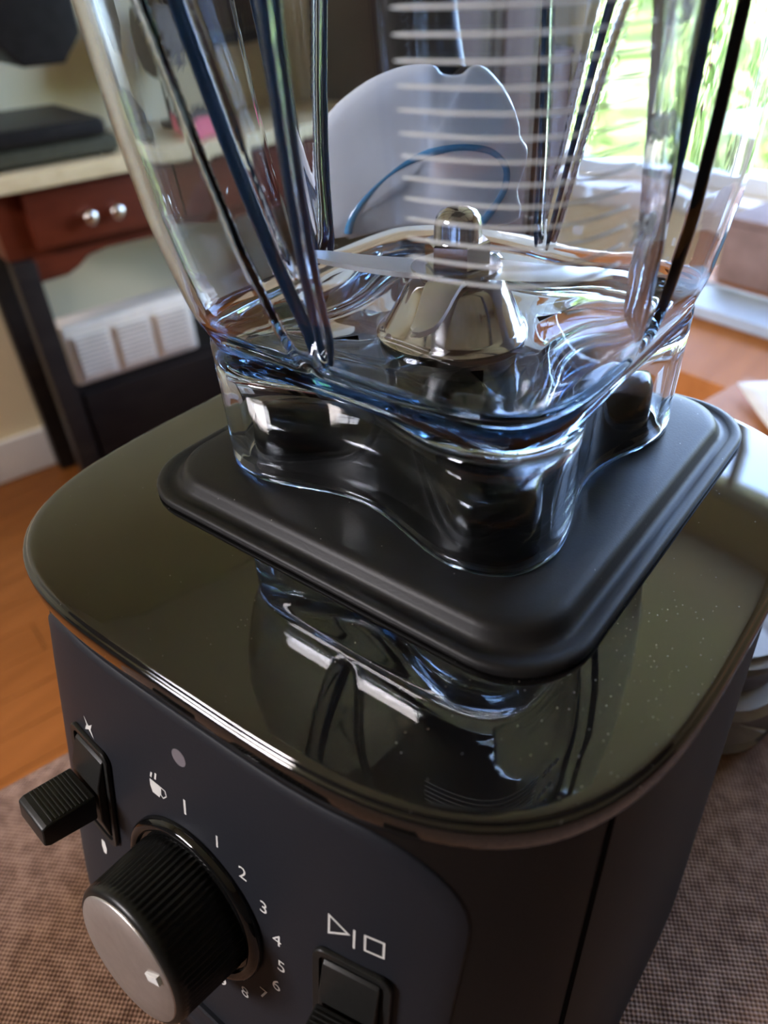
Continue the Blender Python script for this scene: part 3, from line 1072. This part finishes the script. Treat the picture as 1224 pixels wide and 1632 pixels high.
# cup symbol with steam strokes left of the off mark
flat('cup_symbol', [(-2.6, 2.6), (1.6, 2.6), (1.8, 0.2), (1.0, -2.0), (-1.8, -2.0), (-2.6, 0.2)], -13.0, -47.5)
stroke_loop('cup_symbol_handle', [(1.9, 2.4), (3.6, 2.2), (4.0, 0.4), (2.6, -1.2), (1.7, -0.6)], 0.35, -13.0, -47.5)
flat('steam_mark', [(-2.4, 3.6), (-1.7, 3.6), (-1.2, 5.6), (-1.9, 5.6)], -13.0, -47.5)
flat('steam_mark', [(-0.6, 3.9), (0.1, 3.9), (0.6, 6.4), (-0.1, 6.4)], -13.0, -47.5)
# start / stop symbols
stroke_loop('start_symbol', [(-2.2, -3.2), (3.0, 0.0), (-2.2, 3.2)], 0.55, 48.0, -49.8)
flat('divider_mark', [(-0.28, -3.3), (0.28, -3.3), (0.28, 3.3), (-0.28, 3.3)], 52.4, -50.6)
stroke_loop('stop_symbol', [(-2.3, -2.6), (2.3, -2.6), (2.3, 2.6), (-2.3, 2.6)], 0.55, 57.3, -50.0)
# symbols over and under the left switch
flat('pulse_symbol', [(-2.2, 3.0), (0.2, 0.6), (2.4, 2.6), (1.2, -0.2), (2.6, -3.0), (0.0, -0.9), (-2.4, -2.6), (-1.0, 0.4)], -44.6, -46.0)
flat('clean_symbol', [(-1.2, 2.8), (0.6, 3.2), (1.6, 0.4), (0.8, -2.8), (-0.8, -3.2), (-1.6, -0.4)], -46.0, -99.5)


def paddle_switch(x, w_, tip=26):
    Fm = panel_frame(x, w_, 0.72)
    sw = empty('paddle_switch', (0, 0, 0))
    sw.parent = BB
    sw.matrix_basis = parent_world(BB).inverted() @ Fm @ Matrix.Scale(1000, 4)
    # bezel frame around a slot
    o_, i_ = rrect(10.5, 20, 3.5, 6), rrect(8.6, 18.1, 2.4, 6)
    rings = [[(p[0], p[1], 0.0) for p in o_], [(p[0], p[1], 0.8) for p in o_], [(p[0] * 0.98, p[1] * 0.99, 1.1) for p in o_], [(p[0], p[1], 1.0) for p in i_], [(p[0], p[1], 0.1) for p in i_]]
    v, f = loft(rings, True, True)
    meshobj('bezel', v, f, M['paddle'], sw, Fm, auto=35)
    # rocker base rising from the slot
    v, f = prism([(-16.5, 0.25), (16.5, 0.25), (15.5, 1.2), (7.0, 3.2), (-7.0, 3.2), (-15.5, 1.2)], -7.6, 7.6, 'x')
    meshobj('rocker', v, f, M['paddle'], sw, Fm, smooth=True, auto=30, bevel=0.0006)
    # paddle arm with grooved upper face
    v, f = prism([(4.6, 4.0), (4.2, tip - 1.5), (3.2, tip), (-3.2, tip), (-4.2, tip - 1.5), (-5.2, 4.0)], -7.5, 7.5, 'x')
    pd = meshobj('paddle', v, f, M['paddle'], sw, Fm, smooth=True, auto=30, bevel=0.0008)
    for k in range(int((tip - 8) / 1.2)):
        zz = 5.5 + k * 1.2
        yy = 4.55 - 0.018 * (zz - 4)
        v, f = prism([(yy - 0.25, zz), (yy + 0.28, zz + 0.2), (yy + 0.28, zz + 0.5), (yy - 0.25, zz + 0.7)], -6.8, 6.8, 'x')
        meshobj('grip_ridge', v, f, M['paddle'], pd, Fm, smooth=False)
    return sw


paddle_switch(-45, -70, 20)
paddle_switch(53.5, -79, 24)
# lower button bezel under the knob
Fm = panel_frame(0.3, -139, 0.72)
o_ = rrect(16, 6, 5, 6)
v, f = loft([[(p[0], p[1], 0.0) for p in o_], [(p[0], p[1], 1.2) for p in o_], [(p[0] * 0.94, p[1] * 0.86, 1.6) for p in o_], [(p[0] * 0.88, p[1] * 0.72, 1.2) for p in o_]], True, True)
meshobj('lower_button', v, f, M['panel'], BB, Fm, auto=35)

# ================================================================== THINGS ON THE TABLE
# grey lid beside the base, at the right rear
LX, LY = 0.060, 0.137
e = empty('plastic_lid', (LX, LY, TZ + 0.002), 'grey plastic lid with a mauve band, on the cloth right behind the blender base', 'lid')
LF = Matrix.Translation((LX, LY, TZ + 0.0022)) @ Matrix.Rotation(math.radians(-15), 4, 'Z')


def scallop(half, r, depth):
    pts = []
    o4 = rrect(half, half, r, 10)
    for a_, b4 in zip(o4, o4[1:] + o4[:1]):
        n_ = max(1, int(math.dist(a_, b4) / 0.003))
        pts += [(a_[0] + (b4[0] - a_[0]) * k / n_, a_[1] + (b4[1] - a_[1]) * k / n_) for k in range(n_)]
    out = []
    for p in pts:
        a = math.atan2(p[1], p[0])
        k = 1 - depth * math.cos(4 * a) ** 2 * (1 if math.cos(4 * a) > 0 else 0)
        out.append((p[0] * k, p[1] * k))
    return out


rr = lambda h_, z, d=0.0: [(p[0], p[1], z) for p in scallop(h_, 0.028, d)]
v, f = loft([rr(0.056, 0, 0.10), rr(0.059, 0.003, 0.10), rr(0.060, 0.012, 0.10), rr(0.059, 0.026, 0.08), rr(0.057, 0.030, 0.05), rr(0.048, 0.031, 0)], True, True)
meshobj('skirt', v, f, M['lid'], e, LF, auto=45)
v, f = loft([rr(0.049, 0.0312), rr(0.051, 0.033), rr(0.051, 0.042), rr(0.049, 0.044)], True, True)
meshobj('band', v, f, M['lidband'], e, LF, auto=45)
v, f = loft([rr(0.047, 0.0442), rr(0.053, 0.046), rr(0.054, 0.052), rr(0.051, 0.055), rr(0.025, 0.056)], True, True)
meshobj('top_plate', v, f, M['lid'], e, LF, auto=45)

# printed slip of paper behind the base
V, F = [], []
for i in range(13):
    for j in range(5):
        u, t = i / 12, j / 4
        V.append((0.15 * (u - 0.5), 0.06 * (t - 0.5), 0.0015 + 0.022 * (u - 0.45) ** 2 + 0.004 * t * u))
for i in range(12):
    for j in range(4):
        F.append((i * 5 + j, (i + 1) * 5 + j, (i + 1) * 5 + j + 1, i * 5 + j + 1))
PF = ROOM @ Matrix.Translation((-0.035, 0.398, TZ + 0.0015)) @ Matrix.Rotation(math.radians(-38), 4, 'Z')
e = empty('paper_slip', ROOM @ Vector((-0.035, 0.398, TZ)), 'white printed paper slip lying on the table behind the jar', 'paper')
ps = meshobj('sheet', V, F, M['paper'], e, PF)
s2 = ps.modifiers.new('thickness', 'SOLIDIFY')
s2.thickness = 0.0004
for k in range(5):
    u0, u1, t = 0.55, 0.80 - 0.03 * (k % 2), 0.2 + 0.13 * k
    pts = []
    for u in (u0, (u0 + u1) / 2, u1):
        pts.append((0.15 * (u - 0.5), 0.06 * (t - 0.5), 0.0022 + 0.022 * (u - 0.45) ** 2 + 0.004 * t * u))
    v, f = tube(pts, 0.0009, 6)
    meshobj('print_line', v, f, M['paperprint'], e, PF)

# ================================================================== SIDE TABLE BEHIND, WITH BLURRED THINGS ON IT
ST = empty('side_table', ROOM @ Vector((-0.1, 0.85, 0)), 'orange wooden side table behind the dining table', 'table')
SZ = 0.72
for k in range(5):
    ya = 0.475 + k * 0.13
    box('plank', -0.34, 0.75, ya + 0.0008, ya + 0.1292, SZ - 0.028, SZ, M['table'], ST, bevel=0.0015)
for (lx, ly) in ((-0.29, 0.53), (0.70, 0.53), (-0.29, 1.07), (0.70, 1.07)):
    box('leg', lx - 0.028, lx + 0.028, ly - 0.028, ly + 0.028, 0.001, SZ - 0.029, M['table'], ST, bevel=0.004)


def carton(name, x0, x1, y0, y1, z0, z1, mat, label, cat, mat2=None):
    e_ = empty(name, ROOM @ Vector(((x0 + x1) / 2, (y0 + y1) / 2, z0)), label, cat)
    box('body', x0, x1, y0, y1, z0, z1 * 0.9 + z0 * 0.1, mat, e_, bevel=0.004)
    box('lid', x0 - 0.002, x1 + 0.002, y0 - 0.002, y1 + 0.002, z1 * 0.9 + z0 * 0.1 + 0.0005, z1, mat2 or mat, e_, bevel=0.003)
    return e_


carton('flat_box', -0.30, 0.05, 0.595, 0.665, SZ + 0.001, SZ + 0.012, M['blue'], 'flat pale blue box lying on the side table', 'box')
carton('storage_tub', -0.31, -0.175, 0.71, 0.82, SZ + 0.001, SZ + 0.075, M['mauve'], 'mauve tub standing behind the flat blue box', 'tub', M['mauve'])
carton('small_tub', -0.165, -0.08, 0.72, 0.80, SZ + 0.001, SZ + 0.055, M['blue2'], 'small blue tub with white lid beside the mauve tub', 'tub', M['offwhite'])
carton('white_carton', -0.05, 0.12, 0.82, 1.0, SZ + 0.001, SZ + 0.14, M['offwhite'], 'white carton standing on the side table right of the small blue tub', 'box')

# ================================================================== CONSOLE BY THE LEFT WALL
CX = -1.40
CN = empty('console_table', ROOM @ Vector((-1.57, 0.55, 0)), 'red mahogany console with dark legs and tan stone top by the cream wall', 'console')
CY0, CY1 = 0.150, 1.02
box('stone_top', -1.735, CX + 0.012, CY0 - 0.03, CY1 + 0.03, 0.738, 0.765, M['tan'], CN, bevel=0.003)
box('carcass', -1.73, CX - 0.03, CY0, CY1, 0.612, 0.737, M['redwood'], CN)
for i in range(3):
    ya = CY0 + 0.055 + i * 0.265
    d = box('drawer', CX - 0.029, CX - 0.008, ya, ya + 0.255, 0.628, 0.730, M['redwood'], CN, bevel=0.004)
    for dy in ((0.127,) if i else (0.11, 0.165)):
        rings_ = [[(xx, ya + dy + r * math.cos(2 * math.pi * k / 16), 0.672 + r * math.sin(2 * math.pi * k / 16)) for k in range(16)] for xx, r in ((CX - 0.009, 0.007), (CX + 0.006, 0.006), (CX + 0.009, 0.013), (CX + 0.018, 0.014), (CX + 0.022, 0.008))]
        v, f = loft(rings_, True, True)
        meshobj('knob', v, f, M['nickel'], d, ROOM)
for ly in (CY0 + 0.022, CY1 - 0.022):
    for lx in (CX - 0.03, -1.71):
        box('leg', lx - 0.022, lx + 0.022, ly - 0.022, ly + 0.022, 0.001, 0.611, M['blackwood'], CN, bevel=0.003)
# shaped apron with a bracket at each end
ap = [(CY0 + 0.045, 0.6115), (CY0 + 0.045, 0.565), (CY0 + 0.10, 0.568), (CY0 + 0.125, 0.578), (CY0 + 0.15, 0.595), (CY0 + 0.19, 0.602), (CY1 - 0.19, 0.602), (CY1 - 0.15, 0.595), (CY1 - 0.125, 0.578), (CY1 - 0.10, 0.568), (CY1 - 0.045, 0.565), (CY1 - 0.045, 0.6115)]
v, f = prism(ap, CX - 0.04, CX - 0.02, 'x')
meshobj('apron', v, f, M['redwood'], CN, ROOM, smooth=False)
box('lower_cabinet', -1.72, CX - 0.055, CY0 + 0.046, CY1 - 0.046, 0.03, 0.315, M['blackwood'], CN)
for i in range(2):
    ya = CY0 + 0.06 + i * 0.38
    box('door', CX - 0.0545, CX - 0.04, ya, ya + 0.37, 0.05, 0.30, M['blackwood'], CN)

# beige vent unit on the lower cabinet
VU = empty('vent_unit', ROOM @ Vector((-1.5, 0.34, 0.316)), 'beige slatted vent unit on the dark lower shelf of the console', 'vent unit')
box('casing', -1.53, -1.452, 0.205, 0.505, 0.3165, 0.452, M['beige'], VU, bevel=0.012)
for i in range(3):
    ya = 0.222 + i * 0.094
    box('grille_frame', -1.4515, -1.447, ya, ya + 0.080, 0.330, 0.430, M['beige'], VU, bevel=0.001)
    gp = box('grille', -1.4465, -1.4455, ya + 0.004, ya + 0.076, 0.334, 0.426, M['slat'], VU, bevel=0)
    for k in range(9):
        zz = 0.337 + k * 0.0101
        box('slat', -1.4454, -1.4425, ya + 0.005, ya + 0.075, zz, zz + 0.0048, M['beige'], gp, bevel=0)

# machine with an overhanging head on the console
MC = empty('black_machine', ROOM @ Vector((-1.5, 0.3, 0.80)), 'black machine with chamfered overhanging head and flat base, on the console', 'machine')
hp = [(0.235, 1.20), (0.235, 0.972), (0.278, 0.925), (0.352, 0.925), (0.392, 0.968), (0.392, 1.20)]
v, f = prism(hp, -1.60, -1.41, 'x')
meshobj('head', v, f, M['black'], MC, ROOM, smooth=True, auto=30, bevel=0.006)
box('column', -1.72, -1.6005, 0.10, 0.21, 0.8335, 1.20, M['black'], MC, bevel=0.006)
box('bridge', -1.70, -1.60, 0.2101, 0.2349, 1.0, 1.19, M['black'], MC, bevel=0.004)
box('base_plate', -1.70, -1.42, 0.10, 0.40, 0.802, 0.833, M['black'], MC, bevel=0.012)
SB = empty('flat_player', ROOM @ Vector((-1.55, 0.3, 0.766)), 'dark olive flat box under the black machine', 'box')
box('casing', -1.70, -1.43, 0.16, 0.42, 0.772, 0.800, M['olive'], SB, bevel=0.006)
for (lx, ly) in ((-1.68, 0.18), (-1.45, 0.18), (-1.68, 0.40), (-1.45, 0.40)):
    box('foot', lx - 0.012, lx + 0.012, ly - 0.012, ly + 0.012, 0.7655, 0.7715, M['black'], SB, bevel=0.001)

# things on the console seen through the jar
carton('pink_box', -1.56, -1.43, 0.565, 0.665, 0.766, 0.812, M['pink'], 'small pink box on the console seen through the jar', 'box', M['grey'])
e = empty('grey_cushion', ROOM @ Vector((-1.62, 0.62, 0.84)), 'rounded warm grey speaker on a stand at the console back', 'speaker')
v, f = lathe([(0, 0.86), (0.035, 0.862), (0.065, 0.875), (0.078, 0.905), (0.078, 0.95), (0.066, 0.985), (0.03, 1.0), (0, 1.0)], 32, -1.63, 0.60)
meshobj('body', v, f, M['grey'], e, ROOM)
v, f = lathe([(0, 0.766), (0.05, 0.766), (0.05, 0.774), (0.012, 0.78), (0.012, 0.8595), (0, 0.8595)], 24, -1.63, 0.60)
meshobj('stand', v, f, M['black'], e, ROOM, auto=40)
e.name = 'round_speaker'
PFm = empty('picture_frame', ROOM @ Vector((-1.745, 0.80, 0.9)), 'black framed picture hanging on the cream wall above the console', 'picture')
fx0, fx1 = -1.748, -1.728
box('frame_side', fx0, fx1, 0.70, 0.725, 0.90, 1.35, M['black'], PFm)
box('frame_side', fx0, fx1, 0.925, 0.95, 0.90, 1.35, M['black'], PFm)
box('frame_rail', fx0, fx1, 0.7255, 0.9245, 0.90, 0.925, M['black'], PFm)
box('frame_rail', fx0, fx1, 0.7255, 0.9245, 1.325, 1.35, M['black'], PFm)
box('picture', fx0, fx0 + 0.006, 0.7255, 0.9245, 0.9255, 1.3245, M['darkwood'], PFm, bevel=0)
# armoire in the corner
AR = empty('armoire', ROOM @ Vector((-1.55, 1.35, 0)), 'dark walnut armoire standing past the console by the cream wall', 'armoire')
box('carcass', -1.745, -1.36, 1.09, 1.56, 0.04, 1.95, M['darkwood'], AR, bevel=0.004)
for i in range(2):
    ya = 1.10 + i * 0.228
    d = box('door', -1.3595, -1.342, ya, ya + 0.222, 0.12, 1.90, M['darkwood'], AR, bevel=0.004)
    box('door_panel', -1.3419, -1.336, ya + 0.04, ya + 0.182, 0.2, 1.82, M['brown'], d, bevel=0.002)
box('plinth', -1.74, -1.37, 1.10, 1.55, 0.001, 0.0395, M['darkwood'], AR)
# brown cabinet under the far window
BC = empty('brown_cabinet', ROOM @ Vector((-1.5, 1.8, 0)), 'narrow brown cabinet in the far corner below the window', 'cabinet')
box('carcass', -1.62, -1.42, 1.70, 1.92, 0.03, 0.80, M['brown'], BC, bevel=0.003)
box('door', -1.61, -1.43, 1.684, 1.6995, 0.05, 0.77, M['brown'], BC, bevel=0.003)
box('top', -1.63, -1.41, 1.68, 1.93, 0.8005, 0.82, M['brown'], BC, bevel=0.003)
for lx in (-1.60, -1.44):
    for ly in (1.72, 1.90):
        box('foot', lx - 0.015, lx + 0.015, ly - 0.015, ly + 0.015, 0.001, 0.0295, M['brown'], BC)

# pale ottoman on the floor behind the table
OT = empty('ottoman', ROOM @ Vector((-0.85, 0.95, 0)), 'pale beige upholstered ottoman on the floor behind the dining table', 'ottoman')
box('seat', -1.22, -0.42, 0.62, 1.40, 0.10, 0.36, M['linen'], OT, bevel=0.03)
box('cushion', -1.21, -0.43, 0.63, 1.39, 0.361, 0.46, M['linen'], OT, bevel=0.04)
for (lx, ly) in ((-1.17, 0.67), (-0.47, 0.67), (-1.17, 1.35), (-0.47, 1.35)):
    box('leg', lx - 0.02, lx + 0.02, ly - 0.02, ly + 0.02, 0.001, 0.0995, M['blackwood'], OT)
